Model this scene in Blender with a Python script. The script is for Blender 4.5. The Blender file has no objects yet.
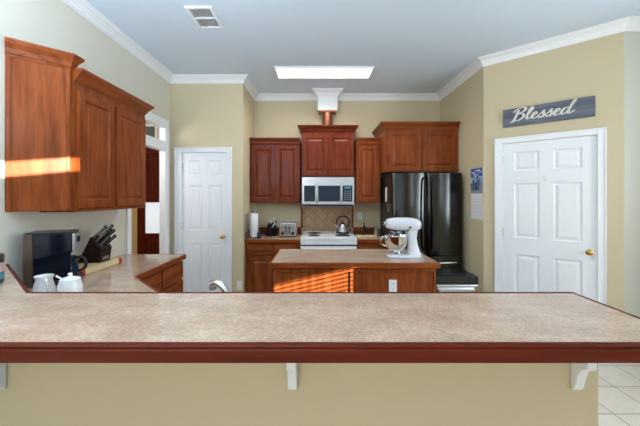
import bpy, bmesh, math, random
from mathutils import Vector, Matrix
random.seed(7)
sc = bpy.context.scene
col = sc.collection
PI = math.pi

# ------------------------------------------------------------------ camera
H_EYE = 1.50
cam_d = bpy.data.cameras.new('camera'); cam = bpy.data.objects.new('camera', cam_d); col.objects.link(cam)
cam.location = (0, 0, H_EYE); cam.rotation_euler = (PI/2, 0, 0)
cam_d.sensor_width = 36; cam_d.lens = 300/640*36
cam_d.shift_x = 2/640; cam_d.shift_y = -17/640
cam_d.clip_start = 0.02
sc.camera = cam
# ------------------------------------------------------------------ world, sun, daylight, added fills, exposure
w = bpy.data.worlds.new('sky'); sc.world = w; w.use_nodes = True
bg = w.node_tree.nodes['Background']; bg.inputs[0].default_value = (0.75, 0.87, 1, 1); bg.inputs[1].default_value = 1.2
def sun(dirv, power, color, angle):
    d = bpy.data.lights.new('sun', 'SUN'); d.energy = power; d.color = color; d.angle = angle
    o = bpy.data.objects.new('sun', d); col.objects.link(o)
    o.rotation_euler = Vector(dirv).to_track_quat('-Z', 'Y').to_euler()
    return o
sun((-1, .7, -.235), 26, (1, .93, .80), math.radians(.25))
def area(name, loc, look, sx, sy, power, color):
    d = bpy.data.lights.new(name, 'AREA'); d.shape = 'RECTANGLE'; d.size = sx; d.size_y = sy
    d.energy = power; d.color = color
    o = bpy.data.objects.new(name, d); col.objects.link(o); o.location = loc
    o.rotation_euler = Vector(look).to_track_quat('-Z', 'Y').to_euler()
    return o
area('daylight_side_window', (3.15, 1.30, 1.75), (-1, -.05, .12), .9, 1.5, 57, (.80, .90, 1))
area('daylight_patio_door', (.5, -3.95, 1.25), (-.1, 1, .45), 3.2, 2.2, 3, (.80, .89, 1))
area('daylight_rear_side_window', (3.15, -1.2, 1.85), (-1, .2, .05), 1.0, 1.3, 16, (.80, .90, 1))
area('added_ceiling_fill', (-1.15, .2, 2.2), (-.1, .3, 1), 1.2, 1.2, 90, (.72, .86, 1))  # unseen fill lamp added to brighten the ceiling and left wall
area('added_hall_fill', (-2.9, 2.75, 2.2), (.1, 1, -.02), .7, .8, 20, (1, .97, .92))  # fill added inside the closed hall to light its far wall
sc.view_settings.view_transform = 'Standard'; sc.view_settings.look = 'None'
sc.view_settings.gamma = 1; sc.view_settings.use_curve_mapping = False
sc.view_settings.exposure = 0.10

# ------------------------------------------------------------------ materials
def lin(c): return tuple(((v/255)/12.92 if v/255 <= .04045 else ((v/255+.055)/1.055)**2.4) for v in c) + (1,)
def mat(name, c, rough=.5, metal=0, coat=0, emit=0, spec=.5):
    m = bpy.data.materials.new(name); m.use_nodes = True
    b = m.node_tree.nodes['Principled BSDF']
    b.inputs['Base Color'].default_value = lin(c); b.inputs['Roughness'].default_value = rough
    b.inputs['Metallic'].default_value = metal; b.inputs['Coat Weight'].default_value = coat
    b.inputs['Specular IOR Level'].default_value = spec
    if emit:
        b.inputs['Emission Color'].default_value = lin(c); b.inputs['Emission Strength'].default_value = emit
    return m
def nd(m, t, **k):
    n = m.node_tree.nodes.new(t)
    for a, v in k.items(): setattr(n, a, v)
    return n
def lk(m, a, b): m.node_tree.links.new(a, b)
def bsdf(m): return m.node_tree.nodes['Principled BSDF']
def ramp(m, fac, stops):
    r = nd(m, 'ShaderNodeValToRGB'); el = r.color_ramp.elements
    while len(el) < len(stops): el.new(.5)
    for e, (p, c) in zip(el, stops): e.position = p; e.color = lin(c)
    lk(m, fac, r.inputs[0]); return r.outputs[0]
def coords(m, scale=(1, 1, 1), rot=(0, 0, 0), loc=(0, 0, 0), kind='Object'):
    t = nd(m, 'ShaderNodeTexCoord'); mp = nd(m, 'ShaderNodeMapping')
    mp.inputs['Scale'].default_value = scale; mp.inputs['Rotation'].default_value = rot; mp.inputs['Location'].default_value = loc
    lk(m, t.outputs[kind], mp.inputs[0]); return mp.outputs[0]
def noise(m, vec, scale, detail=4, rough=.55):
    n = nd(m, 'ShaderNodeTexNoise'); n.inputs['Scale'].default_value = scale
    n.inputs['Detail'].default_value = detail; n.inputs['Roughness'].default_value = rough
    lk(m, vec, n.inputs['Vector']); return n.outputs['Fac']
def bump(m, h, s, d=.002):
    b = nd(m, 'ShaderNodeBump'); b.inputs['Strength'].default_value = s; b.inputs['Distance'].default_value = d
    lk(m, h, b.inputs['Height']); lk(m, b.outputs[0], bsdf(m).inputs['Normal'])
def wood(name, dark, mid, light, along='z', rough=.3, coat=0):
    m = mat(name, mid, rough, coat=coat, spec=.13)
    bsdf(m).inputs['Coat Roughness'].default_value = .2
    s = {'z': (9, 9, .9), 'x': (.9, 9, 9), 'y': (9, .9, 9)}[along]
    v = coords(m, s)
    f = noise(m, v, 2.6, 6, .62)
    lk(m, ramp(m, f, [(.22, dark), (.5, mid), (.8, light)]), bsdf(m).inputs['Base Color'])
    return m
CHERRY_V = wood('cherry_upright', (94, 42, 18), (135, 68, 32), (164, 92, 48), 'z')
CHERRY_X = wood('cherry_lengthwise', (94, 42, 18), (135, 68, 32), (164, 92, 48), 'x')
CHERRY_Y = wood('cherry_crosswise', (94, 42, 18), (135, 68, 32), (164, 92, 48), 'y')
DEEP_V = wood('darker_cherry_upright', (74, 28, 15), (106, 45, 26), (132, 64, 38), 'z', .26)  # cherry grain in darker tones, for two of the back wall cabinets
DEEP_X = wood('darker_cherry_lengthwise', (74, 28, 15), (106, 45, 26), (132, 64, 38), 'x', .26)
BAR_EDGE = wood('bar_edge_cherry', (74, 22, 9), (90, 30, 13), (104, 40, 20), 'x', .42)
MAHOG = wood('mahogany', (60, 14, 10), (84, 24, 16), (104, 34, 22), 'z')
LIGHTWOOD = wood('pale_board', (205, 180, 135), (222, 198, 152), (232, 212, 172), 'y', .5, 0)
KNIFEWOOD = wood('espresso_block', (34, 22, 20), (46, 30, 27), (58, 40, 34), 'z', .4)

def paint(name, c, rough=.6):
    m = mat(name, c, rough, spec=.3)
    f = noise(m, coords(m), 130, 3); bump(m, f, .06, .001)
    return m
WALL = paint('tan_wall_paint', (208, 194, 162))
CEIL = paint('ceiling_paint', (214, 229, 244), .8)
PALE = paint('pale_wall_paint', (206, 206, 196))
LWALL = paint('daylit_left_wall_tan', (218, 214, 198))  # wall tan made paler, putting the cool daylight into the colour
TRIM = mat('white_trim_paint', (238, 241, 244), .35)
DOORW = mat('white_door_paint', (236, 239, 242), .35)
HALLW = paint('hall_wall_paint', (196, 168, 112))

def stone(name):
    m = mat(name, (205, 182, 158), .11, spec=.5)
    v = coords(m)
    warp = noise(m, coords(m, (3, 7, 3), (0, 0, .5)), 1.6, 8, .68)
    c1 = ramp(m, warp, [(.25, (160, 128, 106)), (.45, (186, 153, 129)), (.58, (200, 170, 146)), (.78, (220, 195, 174))])
    sp = noise(m, v, 95, 5, .7)
    c2 = ramp(m, sp, [(.28, (140, 114, 94)), (.5, (198, 174, 151)), (.70, (242, 228, 212))])
    mx = nd(m, 'ShaderNodeMixRGB'); mx.inputs[0].default_value = .38; lk(m, c1, mx.inputs[1]); lk(m, c2, mx.inputs[2])
    br = nd(m, 'ShaderNodeTexBrick'); br.offset = 0; br.squash = 1
    br.inputs['Scale'].default_value = 1; br.inputs['Brick Width'].default_value = .455; br.inputs['Row Height'].default_value = .455
    br.inputs['Mortar Size'].default_value = .0016; br.inputs['Mortar Smooth'].default_value = .2
    br.inputs['Color1'].default_value = (1, 1, 1, 1); br.inputs['Color2'].default_value = (.95, .93, .92, 1); br.inputs['Mortar'].default_value = (.82, .77, .70, 1)
    lk(m, coords(m, loc=(.19, .08, 0)), br.inputs['Vector'])
    ml = nd(m, 'ShaderNodeMixRGB', blend_type='MULTIPLY'); ml.inputs[0].default_value = 1
    lk(m, mx.outputs[0], ml.inputs[1]); lk(m, br.outputs['Color'], ml.inputs[2])
    lk(m, ml.outputs[0], bsdf(m).inputs['Base Color'])
    return m
STONE = stone('travertine_worktop')

def tiles(name, c1, c2, mortar, size, msize, rough, rot=0, loc=(0, 0, 0), wallplane=False, mott=.25):
    m = mat(name, c1, rough)
    v = coords(m, rot=((PI/2, 0, 0) if wallplane else (0, 0, rot)), loc=loc)
    if wallplane:
        mp = nd(m, 'ShaderNodeMapping'); mp.inputs['Rotation'].default_value = (0, 0, rot); lk(m, v, mp.inputs[0]); v = mp.outputs[0]
    br = nd(m, 'ShaderNodeTexBrick'); br.offset = 0
    for k, x in (('Scale', 1), ('Brick Width', size), ('Row Height', size), ('Mortar Size', msize), ('Mortar Smooth', .1)): br.inputs[k].default_value = x
    br.inputs['Color1'].default_value = lin(c1); br.inputs['Color2'].default_value = lin(c2); br.inputs['Mortar'].default_value = lin(mortar)
    lk(m, v, br.inputs['Vector'])
    n = noise(m, coords(m), 9, 6, .65)
    r = ramp(m, n, [(.3, (205, 200, 192)), (.7, (255, 255, 255))])
    ml = nd(m, 'ShaderNodeMixRGB', blend_type='MULTIPLY'); ml.inputs[0].default_value = mott
    lk(m, br.outputs['Color'], ml.inputs[1]); lk(m, r, ml.inputs[2]); lk(m, ml.outputs[0], bsdf(m).inputs['Base Color'])
    inv = nd(m, 'ShaderNodeMath', operation='SUBTRACT'); inv.inputs[0].default_value = 1; lk(m, br.outputs['Fac'], inv.inputs[1])
    bump(m, inv.outputs[0], .4, .002)
    return m
FLOOR = tiles('cream_floor_tile', (226, 218, 204), (218, 208, 192), (150, 140, 126), .295, .004, .3, loc=(.03, .0, 0))
SPLASH = tiles('diagonal_tan_tile', (202, 166, 128), (184, 146, 110), (140, 110, 84), .105, .003, .35, rot=PI/4, wallplane=True, mott=.8)

STEEL = mat('brushed_steel', (196, 198, 200), .3, 1)
CHROME = mat('chrome', (225, 228, 230), .08, 1)
BLACKSTEEL = mat('black_stainless', (66, 67, 66), .17, 1)
FRSIDE = mat('fridge_side_black', (34, 35, 38), .4)
HANDLEBLK = mat('dark_handle_metal', (40, 40, 42), .25, 1)
BLKPL = mat('black_plastic', (18, 18, 20), .3)
GLOSSBLK = mat('gloss_black_panel', (8, 18, 30), .12, spec=.35)
DKGLASS = mat('dark_oven_glass', (12, 36, 52), .08, spec=.3)
GREYPL = mat('grey_plastic', (120, 124, 130), .4)
WHITEPL = mat('white_plastic', (236, 236, 234), .35)
ENAMEL = mat('white_enamel', (240, 242, 244), .18)
PEARL = mat('pearl_enamel', (220, 222, 227), .2)
CERAMIC = mat('white_ceramic', (236, 236, 234), .15)
COPPER = mat('copper', (164, 108, 86), .3, 1)
BRASS = mat('brass', (212, 166, 84), .2, 1)
RED = mat('red_rubber', (190, 34, 36), .5)
PAPER = mat('white_paper', (236, 236, 238), .8)
LAMPE = mat('lamp_diffuser', (255, 253, 248), .5, emit=2.2)
GRILLEDK = mat('duct_dark', (34, 38, 44), .7)
SIGNW = wood('weathered_grey_blue', (84, 88, 100), (102, 107, 120), (134, 138, 148), 'x', .8, 0)
SIGNTXT = mat('cream_lettering', (226, 224, 214), .6)
TANK = mat('smoky_brown_plastic', (78, 62, 50), .25)
CARDP = mat('blue_print', (60, 96, 168), .5)
CARDL = mat('pale_blue_print', (168, 192, 222), .5)
CARDD = mat('navy_print', (38, 52, 82), .5)
CARDG = mat('grey_print', (150, 154, 160), .5)
TEAL = mat('teal_label', (60, 130, 140), .5)
PINK = mat('pink_label', (206, 160, 160), .5)
BACKING = mat('dark_picture', (62, 66, 72), .3)
PANEGL = mat('glowing_frosted_lite', (222, 230, 240), .4, emit=.55)  # pane glows by itself, standing in for light behind the glass
def glass(name):
    m = bpy.data.materials.new(name); m.use_nodes = True; t = m.node_tree; t.nodes.remove(t.nodes['Principled BSDF'])
    a = nd(m, 'ShaderNodeBsdfTransparent'); b = nd(m, 'ShaderNodeBsdfGlossy'); b.inputs['Roughness'].default_value = .03
    x = nd(m, 'ShaderNodeMixShader'); x.inputs[0].default_value = .07; lk(m, a.outputs[0], x.inputs[1]); lk(m, b.outputs[0], x.inputs[2])
    lk(m, x.outputs[0], t.nodes['Material Output'].inputs['Surface']); return m
GLASS = glass('clear_pane')

# ------------------------------------------------------------------ mesh helpers
class MB:
    def __init__(s): s.bm = bmesh.new()
    def face(s, pts):
        try: return s.bm.faces.new([s.bm.verts.new(p) for p in pts])
        except ValueError: return None
    def box(s, x0, x1, y0, y1, z0, z1):
        v = [s.bm.verts.new((x, y, z)) for z in (z0, z1) for x, y in ((x0, y0), (x1, y0), (x1, y1), (x0, y1))]
        for f in ((3, 2, 1, 0), (4, 5, 6, 7), (0, 1, 5, 4), (1, 2, 6, 5), (2, 3, 7, 6), (3, 0, 4, 7)): s.bm.faces.new([v[i] for i in f])
        return s
    def prism(s, poly, z0, z1, axis='z'):
        # poly CCW in the plane; axis z: (x,y); axis x: (y,z) extruded in x; axis y: (x,z) extruded in y
        def P(a, b, c): return {'z': (a, b, c), 'x': (c, a, b), 'y': (a, c, b)}[axis]
        lo = [s.bm.verts.new(P(a, b, z0)) for a, b in poly]; hi = [s.bm.verts.new(P(a, b, z1)) for a, b in poly]
        s.bm.faces.new(lo[::-1]); s.bm.faces.new(hi); n = len(poly)
        for i in range(n): s.bm.faces.new((lo[i], lo[(i+1) % n], hi[(i+1) % n], hi[i]))
        return s
    def lathe(s, prof, c=(0, 0, 0), n=28, axis='z', close=True):
        # prof: list of (r, h)
        def P(r, h, a):
            x, y = r*math.cos(a), r*math.sin(a)
            q = {'z': (x, y, h), 'x': (h, x, y), 'y': (x, h, y)}[axis]
            return (c[0]+q[0], c[1]+q[1], c[2]+q[2])
        rings = [[s.bm.verts.new(P(r, h, 2*PI*k/n)) for k in range(n)] for r, h in prof]
        for a, b in zip(rings, rings[1:]):
            for k in range(n): s.bm.faces.new((a[k], a[(k+1) % n], b[(k+1) % n], b[k]))
        if close: s.bm.faces.new(rings[0][::-1]); s.bm.faces.new(rings[-1])
        return s
    def tube(s, pts, r, n=10, cap=True):
        pts = [Vector(p) for p in pts]; rr = r if isinstance(r, (list, tuple)) else [r]*len(pts)
        rings = []; up = None
        for i, p in enumerate(pts):
            t = (pts[min(i+1, len(pts)-1)] - pts[max(i-1, 0)]).normalized()
            if up is None: up = Vector((0, 0, 1)) if abs(t.z) < .9 else Vector((1, 0, 0))
            a = t.cross(up).normalized(); up = a.cross(t).normalized()
            rings.append([s.bm.verts.new(p + rr[i]*(math.cos(2*PI*k/n)*a + math.sin(2*PI*k/n)*up)) for k in range(n)])
        for a, b in zip(rings, rings[1:]):
            for k in range(n): s.bm.faces.new((a[k], a[(k+1) % n], b[(k+1) % n], b[k]))
        if cap: s.bm.faces.new(rings[0][::-1]); s.bm.faces.new(rings[-1])
        return s
    def sweep(s, path, prof, closed=False):
        # path in plan; prof (outward to the right of travel, z)
        n = len(path); P = [Vector(p) for p in path]; rings = []
        for i in range(n):
            d1 = (P[i]-P[i-1]).normalized() if (i > 0 or closed) else None
            d2 = (P[(i+1) % n]-P[i]).normalized() if (i < n-1 or closed) else None
            if d1 is None: d1 = d2
            if d2 is None: d2 = d1
            n1 = Vector((d1.y, -d1.x)); n2 = Vector((d2.y, -d2.x)); m = n1+n2
            m = m/(1+n1.dot(n2)) if m.length > 1e-6 else n1
            rings.append([s.bm.verts.new((P[i].x+m.x*o, P[i].y+m.y*o, z)) for o, z in prof])
        k = len(prof)
        for i in range(n if closed else n-1):
            a, b = rings[i], rings[(i+1) % n]
            for j in range(k): s.bm.faces.new((a[j], b[j], b[(j+1) % k], a[(j+1) % k]))
        if not closed: s.bm.faces.new(rings[0]); s.bm.faces.new(rings[-1][::-1])
        return s
    def slab(s, x0, x1, z0, z1, yb, yf, panels, loops):
        # door leaf whose face (towards -y) carries moulded panels
        xs = sorted({x0, x1} | {v for p in panels for v in p[:2]}); zs = sorted({z0, z1} | {v for p in panels for v in p[2:]})
        for i in range(len(xs)-1):
            for j in range(len(zs)-1):
                a, b, c, d = xs[i], xs[i+1], zs[j], zs[j+1]
                hit = any(abs(p[0]-a) < 1e-6 and abs(p[1]-b) < 1e-6 and abs(p[2]-c) < 1e-6 and abs(p[3]-d) < 1e-6 for p in panels)
                if not hit: s.face([(a, yf, c), (b, yf, c), (b, yf, d), (a, yf, d)]); continue
                prev = (a, b, c, d, yf)
                for ins, dy in loops:
                    cur = (a+ins, b-ins, c+ins, d-ins, yf+dy)
                    q = lambda r: [(r[0], r[4], r[2]), (r[1], r[4], r[2]), (r[1], r[4], r[3]), (r[0], r[4], r[3])]
                    A, B = q(prev), q(cur)
                    for k in range(4): s.face([A[k], A[(k+1) % 4], B[(k+1) % 4], B[k]])
                    prev = cur
                s.face(q(prev))
        s.face([(x0, yb, z0), (x0, yb, z1), (x1, yb, z1), (x1, yb, z0)])
        s.face([(x0, yf, z0), (x0, yf, z1), (x0, yb, z1), (x0, yb, z0)]); s.face([(x1, yf, z0), (x1, yb, z0), (x1, yb, z1), (x1, yf, z1)])
        s.face([(x0, yf, z0), (x0, yb, z0), (x1, yb, z0), (x1, yf, z0)]); s.face([(x0, yf, z1), (x1, yf, z1), (x1, yb, z1), (x0, yb, z1)])
        bmesh.ops.remove_doubles(s.bm, verts=s.bm.verts, dist=1e-5)
        return s
    def blob(s, c, r, n=20, m=12):
        prof = [(max(1e-4, math.sin(PI*i/m)), -math.cos(PI*i/m)) for i in range(m+1)]
        rings = [[s.bm.verts.new((c[0]+r[0]*a*math.cos(2*PI*k/n), c[1]+r[1]*a*math.sin(2*PI*k/n), c[2]+r[2]*h)) for k in range(n)] for a, h in prof]
        for a, b in zip(rings, rings[1:]):
            for k in range(n): s.bm.faces.new((a[k], a[(k+1) % n], b[(k+1) % n], b[k]))
        s.bm.faces.new(rings[0][::-1]); s.bm.faces.new(rings[-1]); return s
    def xform(s, M): s.bm.transform(M); return s
    def build(s, name, m, parent=None, bev=0, smooth=False, loc=None, rotz=0):
        bmesh.ops.recalc_face_normals(s.bm, faces=s.bm.faces)
        me = bpy.data.meshes.new(name); s.bm.to_mesh(me); s.bm.free()
        me.materials.append(m)
        if smooth:
            for p in me.polygons: p.use_smooth = True
        o = bpy.data.objects.new(name, me); col.objects.link(o)
        if parent: o.parent = parent
        if loc: o.location = loc
        if rotz: o.rotation_euler = (0, 0, rotz)
        if bev:
            b = o.modifiers.new('bevel', 'BEVEL'); b.width = bev; b.segments = 2; b.limit_method = 'ANGLE'; b.angle_limit = math.radians(40); b.harden_normals = False
        if smooth:
            e = o.modifiers.new('split', 'EDGE_SPLIT'); e.split_angle = math.radians(42)
        return o
def tag(o, label=None, cat=None, group=None, kind=None):
    if label: o['label'] = label
    if cat: o['category'] = cat
    if group: o['group'] = group
    if kind: o['kind'] = kind
    return o
def thing(name, label, cat, loc=(0, 0, 0), rotz=0, group=None, kind=None):
    o = bpy.data.objects.new(name, None); col.objects.link(o); o.empty_display_size = .05
    o.location = loc; o.rotation_euler = (0, 0, rotz)
    return tag(o, label, cat, group, kind)
def struct(o, label, cat): return tag(o, label, cat, kind='structure')
def off(path, d):
    # offset a plan polyline to the left of travel by d
    P = [Vector(p) for p in path]; out = []
    for i in range(len(P)):
        d1 = (P[i]-P[i-1]).normalized() if i > 0 else (P[1]-P[0]).normalized()
        d2 = (P[i+1]-P[i]).normalized() if i < len(P)-1 else d1
        n1 = Vector((-d1.y, d1.x)); n2 = Vector((-d2.y, d2.x)); m = (n1+n2)/(1+n1.dot(n2))
        out.append(P[i]+m*d)
    return out
def catmull(pts, n=6):
    P = [Vector(p) for p in pts]; P = [2*P[0]-P[1]] + P + [2*P[-1]-P[-2]]; out = []
    for i in range(1, len(P)-2):
        for k in range(n):
            t = k/n; a, b, c, d = P[i-1:i+3]
            out.append(.5*((2*b)+(c-a)*t+(2*a-5*b+4*c-d)*t*t+(3*b-a-3*c+d)*t**3))
    out.append(P[-2]); return out

# ------------------------------------------------------------------ the room shell
CZ = 3.09; XL = -1.97; YP = 4.0; XR = -1.0; YB = 4.72; XS = 1.92; XW = 3.2; YF = 2.73; YBK = -4.0; TH = .12
DA = Vector((XS, 3.48)); DB = Vector((2.79, YF)); DD = (DB-DA).normalized(); DL = (DB-DA).length
def wall(name, a, b, openings, m, label, z1=CZ, ea=0, eb=0, TH=TH):
    # wall from a to b (interior on the right of travel, thickness to the left); openings (s0,s1,z0,z1); local x along, y = outwards
    a = Vector(a); b = Vector(b); d = (b-a).normalized(); L = (b-a).length
    mb = MB(); x = -ea
    for s0, s1, q0, q1 in sorted(openings):
        mb.box(x, s0, 0, TH, 0, z1)
        if q0 > 0: mb.box(s0, s1, 0, TH, 0, q0)
        if q1 < z1: mb.box(s0, s1, 0, TH, q1, z1)
        x = s1
    mb.box(x, L+eb, 0, TH, 0, z1)
    o = mb.build(name, m, loc=(a.x, a.y, 0), rotz=math.atan2(d.y, d.x))
    return struct(o, label, 'wall')
struct(MB().box(-4.2, XW+.12, YBK-.12, 5.4, -.1, 0).build('floor', FLOOR), 'cream square tile floor seen past the end of the bar', 'floor')
struct(MB().box(-4.2, XW+.12, YBK-.12, 5.4, CZ, CZ+.1).build('ceiling', CEIL), 'flat white ceiling over the kitchen', 'ceiling')
DW0, DW1, DWZ = 3.13, 3.87, 2.40; THL = .07
wall('wall_left', (XL, YBK), (XL, YP), [(DW0-YBK, DW1-YBK, 0, DWZ)], LWALL, 'pale tan wall behind the coffee maker and orange cherry wall cabinets', ea=TH, eb=.0, TH=THL)
PD0, PD1, DZ = -1.81, -1.21, 2.08
wall('wall_pantry', (XL-TH, YP), (XR, YP), [(PD0-.012-(XL-TH), PD1+.012-(XL-TH), 0, DZ+.012)], WALL, 'short tan wall holding the narrow white pantry door')
wall('wall_return', (XR, YP+TH), (XR, YB), [], WALL, 'narrow tan return wall beside the pantry wall corner', eb=TH)
wall('wall_back', (XR, YB), (XS, YB), [], WALL, 'tan wall behind the range and dark cherry cabinets', eb=TH)
wall('wall_side', (XS, YB), (XS, 3.48), [], WALL, 'tan wall beside the refrigerator where the calendar hangs')
D0, D1 = .195, .965
wall('wall_diagonal', DA, DB, [(D0-.012, D1+.012, 0, DZ+.012)], WALL, 'angled tan wall with the white door and wooden word sign')
wall('wall_right', (DB.x, YF), (XW, YF), [], PALE, 'pale wall strip at the far right edge past the angled wall', eb=TH)
wall('wall_window', (XW, YF), (XW, YBK), [(YF-.655, YF-.06, .9, 1.60), (YF+1.29, YF+1.84, 2.835, 2.955)], WALL, 'side wall of the living area with windows', eb=TH)
wall('wall_front', (XW, YBK), (XL, YBK), [(1.1, 4.3, .1, 2.35)], WALL, 'wall of the living area with a wide patio opening')
wall('wall_hall', (-3.9, 5.2), (XL-TH+.1, 5.2), [], HALLW, 'ochre hallway wall seen through the doorway')
wall('wall_hall_side', (-3.9, 2.2), (-3.9, 5.2), [], HALLW, 'hallway side wall beyond the doorway', ea=.0, eb=TH)
wall('wall_hall_end', (XL-TH, 2.2), (-3.9, 2.2), [], HALLW, 'hallway wall behind the kitchen cabinets')

# crown moulding, wrapped round the vent chase as well
CH0, CH1, CHY = -.005, .295, 4.50
ring = [(XL, YBK), (XL, YP), (XR, YP), (XR, YB), (CH0, YB), (CH0, CHY), (CH1, CHY), (CH1, YB), (XS, YB), (DA.x, DA.y), (DB.x, DB.y), (XW, YF), (XW, YBK)]
cp = [(0, CZ-.092), (.008, CZ-.092), (.011, CZ-.082), (.018, CZ-.077), (.026, CZ-.056), (.048, CZ-.031), (.068, CZ-.020), (.072, CZ-.011), (.084, CZ-.008), (.084, CZ), (0, CZ)]
struct(MB().sweep(ring, cp, True).build('trim_1', TRIM), 'white crown moulding running round the top of the kitchen walls', 'crown moulding')
bp = [(0, 0), (.016, 0), (.016, .085), (.008, .105), (0, .105)]
struct(MB().sweep([(XS, 3.9), (DA.x, DA.y), tuple(DA+DD*.115)], bp).build('baseboard_side', TRIM), 'white baseboard at the foot of the wall beside the trash can', 'baseboard')
struct(MB().sweep([tuple(DA+DD*1.03), (DB.x, DB.y), (XW, YF)], bp).build('baseboard_right', TRIM), 'white baseboard along the pale wall strip at far right', 'baseboard')
# vent chase (soffit) over the copper duct
struct(MB().box(CH0, CH1, CHY, YB, 2.79, CZ).build('trim_chase', TRIM, bev=.003), 'white boxed vent chase hanging from the ceiling above the copper duct', 'chase')

# left doorway with transom
dw = thing('trim_2', 'white cased doorway with a transom opening beside the left cabinets', 'doorway', (XL, DW0, 0), PI/2, kind='structure')
L = DW1-DW0; cw = .085
m = MB()
m.box(-.055, .012, -.02, 0, 0, DWZ+.02); m.box(L-.03, L+cw-.03, -.02, 0, 0, DWZ+.02); m.box(-.055, L+cw-.03, -.022, 0, DWZ-.03+.0, DWZ+.075)
m.build('casing', TRIM, dw, bev=.004)
m = MB(); m.box(0.0, .012, 0, THL, 0, DWZ); m.box(L-.012, L, 0, THL, 0, DWZ); m.box(.012, L-.012, 0, THL, DWZ-.02, DWZ); m.build('jamb', TRIM, dw)
MB().box(.012, L-.012, -.015, THL, 2.08, 2.20).build('transom_bar', TRIM, dw, bev=.003)
tag(MB().box(.012, L-.012, .03, .036, 2.20, DWZ-.02).build('window_1', GLASS), 'clear transom pane above the left doorway', 'window', kind='structure')
bpy.data.objects['window_1'].location = (XL, DW0, 0); bpy.data.objects['window_1'].rotation_euler = (0, 0, PI/2)

# six panel doors
def house_door(name, label, loc, rotz, s0, s1, wallL, hinge_left, cas):
    t = thing(name, label, 'door', loc, rotz, kind='structure')
    c0, c1 = cas
    m = MB(); m.box(c0, s0-.002, -.02, 0, 0, DZ+.062); m.box(s1+.002, c1, -.02, 0, 0, DZ+.062); m.box(s0-.002, s1+.002, -.02, 0, DZ+.004, DZ+.062)
    m.box(c0, c0+.014, -.028, -.02, 0, DZ+.064); m.box(c1-.014, c1, -.028, -.02, 0, DZ+.064); m.box(c0+.014, c1-.014, -.028, -.02, DZ+.05, DZ+.064)
    m.build('casing', TRIM, t, bev=.003)
    m = MB(); m.box(s0-.012, s0-.001, .0, TH, 0, DZ+.012); m.box(s1+.001, s1+.012, .0, TH, 0, DZ+.012); m.box(s0-.001, s1+.001, .0, TH, DZ+.002, DZ+.012); m.build('jamb', TRIM, t)
    W = s1-s0; st = .135*W; mu = .145*W; pw = (W-2*st-mu)/2
    cols = [(s0+st, s0+st+pw), (s1-st-pw, s1-st)]; rows = [(.22, .866), (1.046, 1.64), (1.773, 1.98)]
    ps = [(a, b, c, d) for a, b in cols for c, d in rows]
    lf = MB().slab(s0, s1, .008, DZ, .045, .008, ps, [(.012, .009), (.022, .010), (.045, .002), (.047, .002)]).build('door_leaf', DOORW, t)
    kx = s1-.055 if hinge_left else s0+.055
    MB().lathe([(.026, -.0), (.026, -.006), (.012, -.012), (.011, -.028), (.020, -.036), (.027, -.048), (.026, -.058), (.016, -.066), (.002, -.068)], (kx, .008, .96), 20, 'y').build('knob', BRASS, t, smooth=True)
    hx = s0 if hinge_left else s1
    for z in (.25, 1.10, 1.89):
        MB().lathe([(.007, -.05), (.007, .05)], (hx, -.004, z), 10).build('hinge', STEEL, t)
    return t, lf
house_door('door_1', 'narrow white six panel pantry door with brass knob', (0, YP, 0), 0, PD0, PD1, 0, True, (-1.905, -1.148))
d2, leaf2 = house_door('door_2', 'white six panel door under the wooden word sign', (DA.x, DA.y, 0), math.atan2(DD.y, DD.x), D0, D1, 0, True, (.117, 1.03))
hk = MB().box(.565, .591, -.004, .008, 1.655, 1.71); hk.tube([(.578, -.004, 1.665), (.578, -.022, 1.660), (.578, -.030, 1.672), (.578, -.030, 1.685)], .005, 8)
hk.build('coat_hook', WHITEPL, d2)

# hallway door seen through the left doorway
t = thing('door_3', 'dark mahogany hallway door with pale glass seen through the left doorway', 'door', (-3.10, 5.19, 0), 0, kind='structure')
m = MB(); m.box(0, .13, -.045, 0, 0, 2.36); m.box(.13, .80, -.045, 0, .80, .86); m.box(.13, .80, -.045, 0, 1.39, 1.47); m.box(.13, .80, -.045, 0, 2.25, 2.36); m.box(.80, .93, -.045, 0, 0, 2.36); m.box(.13, .80, -.045, 0, 0, .22)
m.build('door_frame', MAHOG, t)
MB().slab(.13, .80, .22, .80, -.005, -.03, [(.17, .76, .26, .76)], [(.01, .01), (.04, .0)]).build('lower_panel', MAHOG, t)
MB().slab(.13, .80, 1.47, 2.25, -.005, -.03, [(.17, .76, 1.51, 2.21)], [(.01, .01), (.04, .0)]).build('upper_panel', MAHOG, t)
MB().box(.13, .80, -.025, -.01, .86, 1.39).build('glass_lite', PANEGL, t)
t = thing('framed_picture', 'white framed dark picture above the hallway door, seen through the transom', 'picture', (-3.13, 5.195, 2.46))
m = MB(); m.box(0, .36, -.03, 0, 0, .04); m.box(0, .36, -.03, 0, .24, .28); m.box(0, .04, -.03, 0, .04, .24); m.box(.32, .36, -.03, 0, .04, .24); m.build('frame', TRIM, t)
MB().box(.04, .32, -.015, -.002, .04, .24).build('print', BACKING, t)

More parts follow.
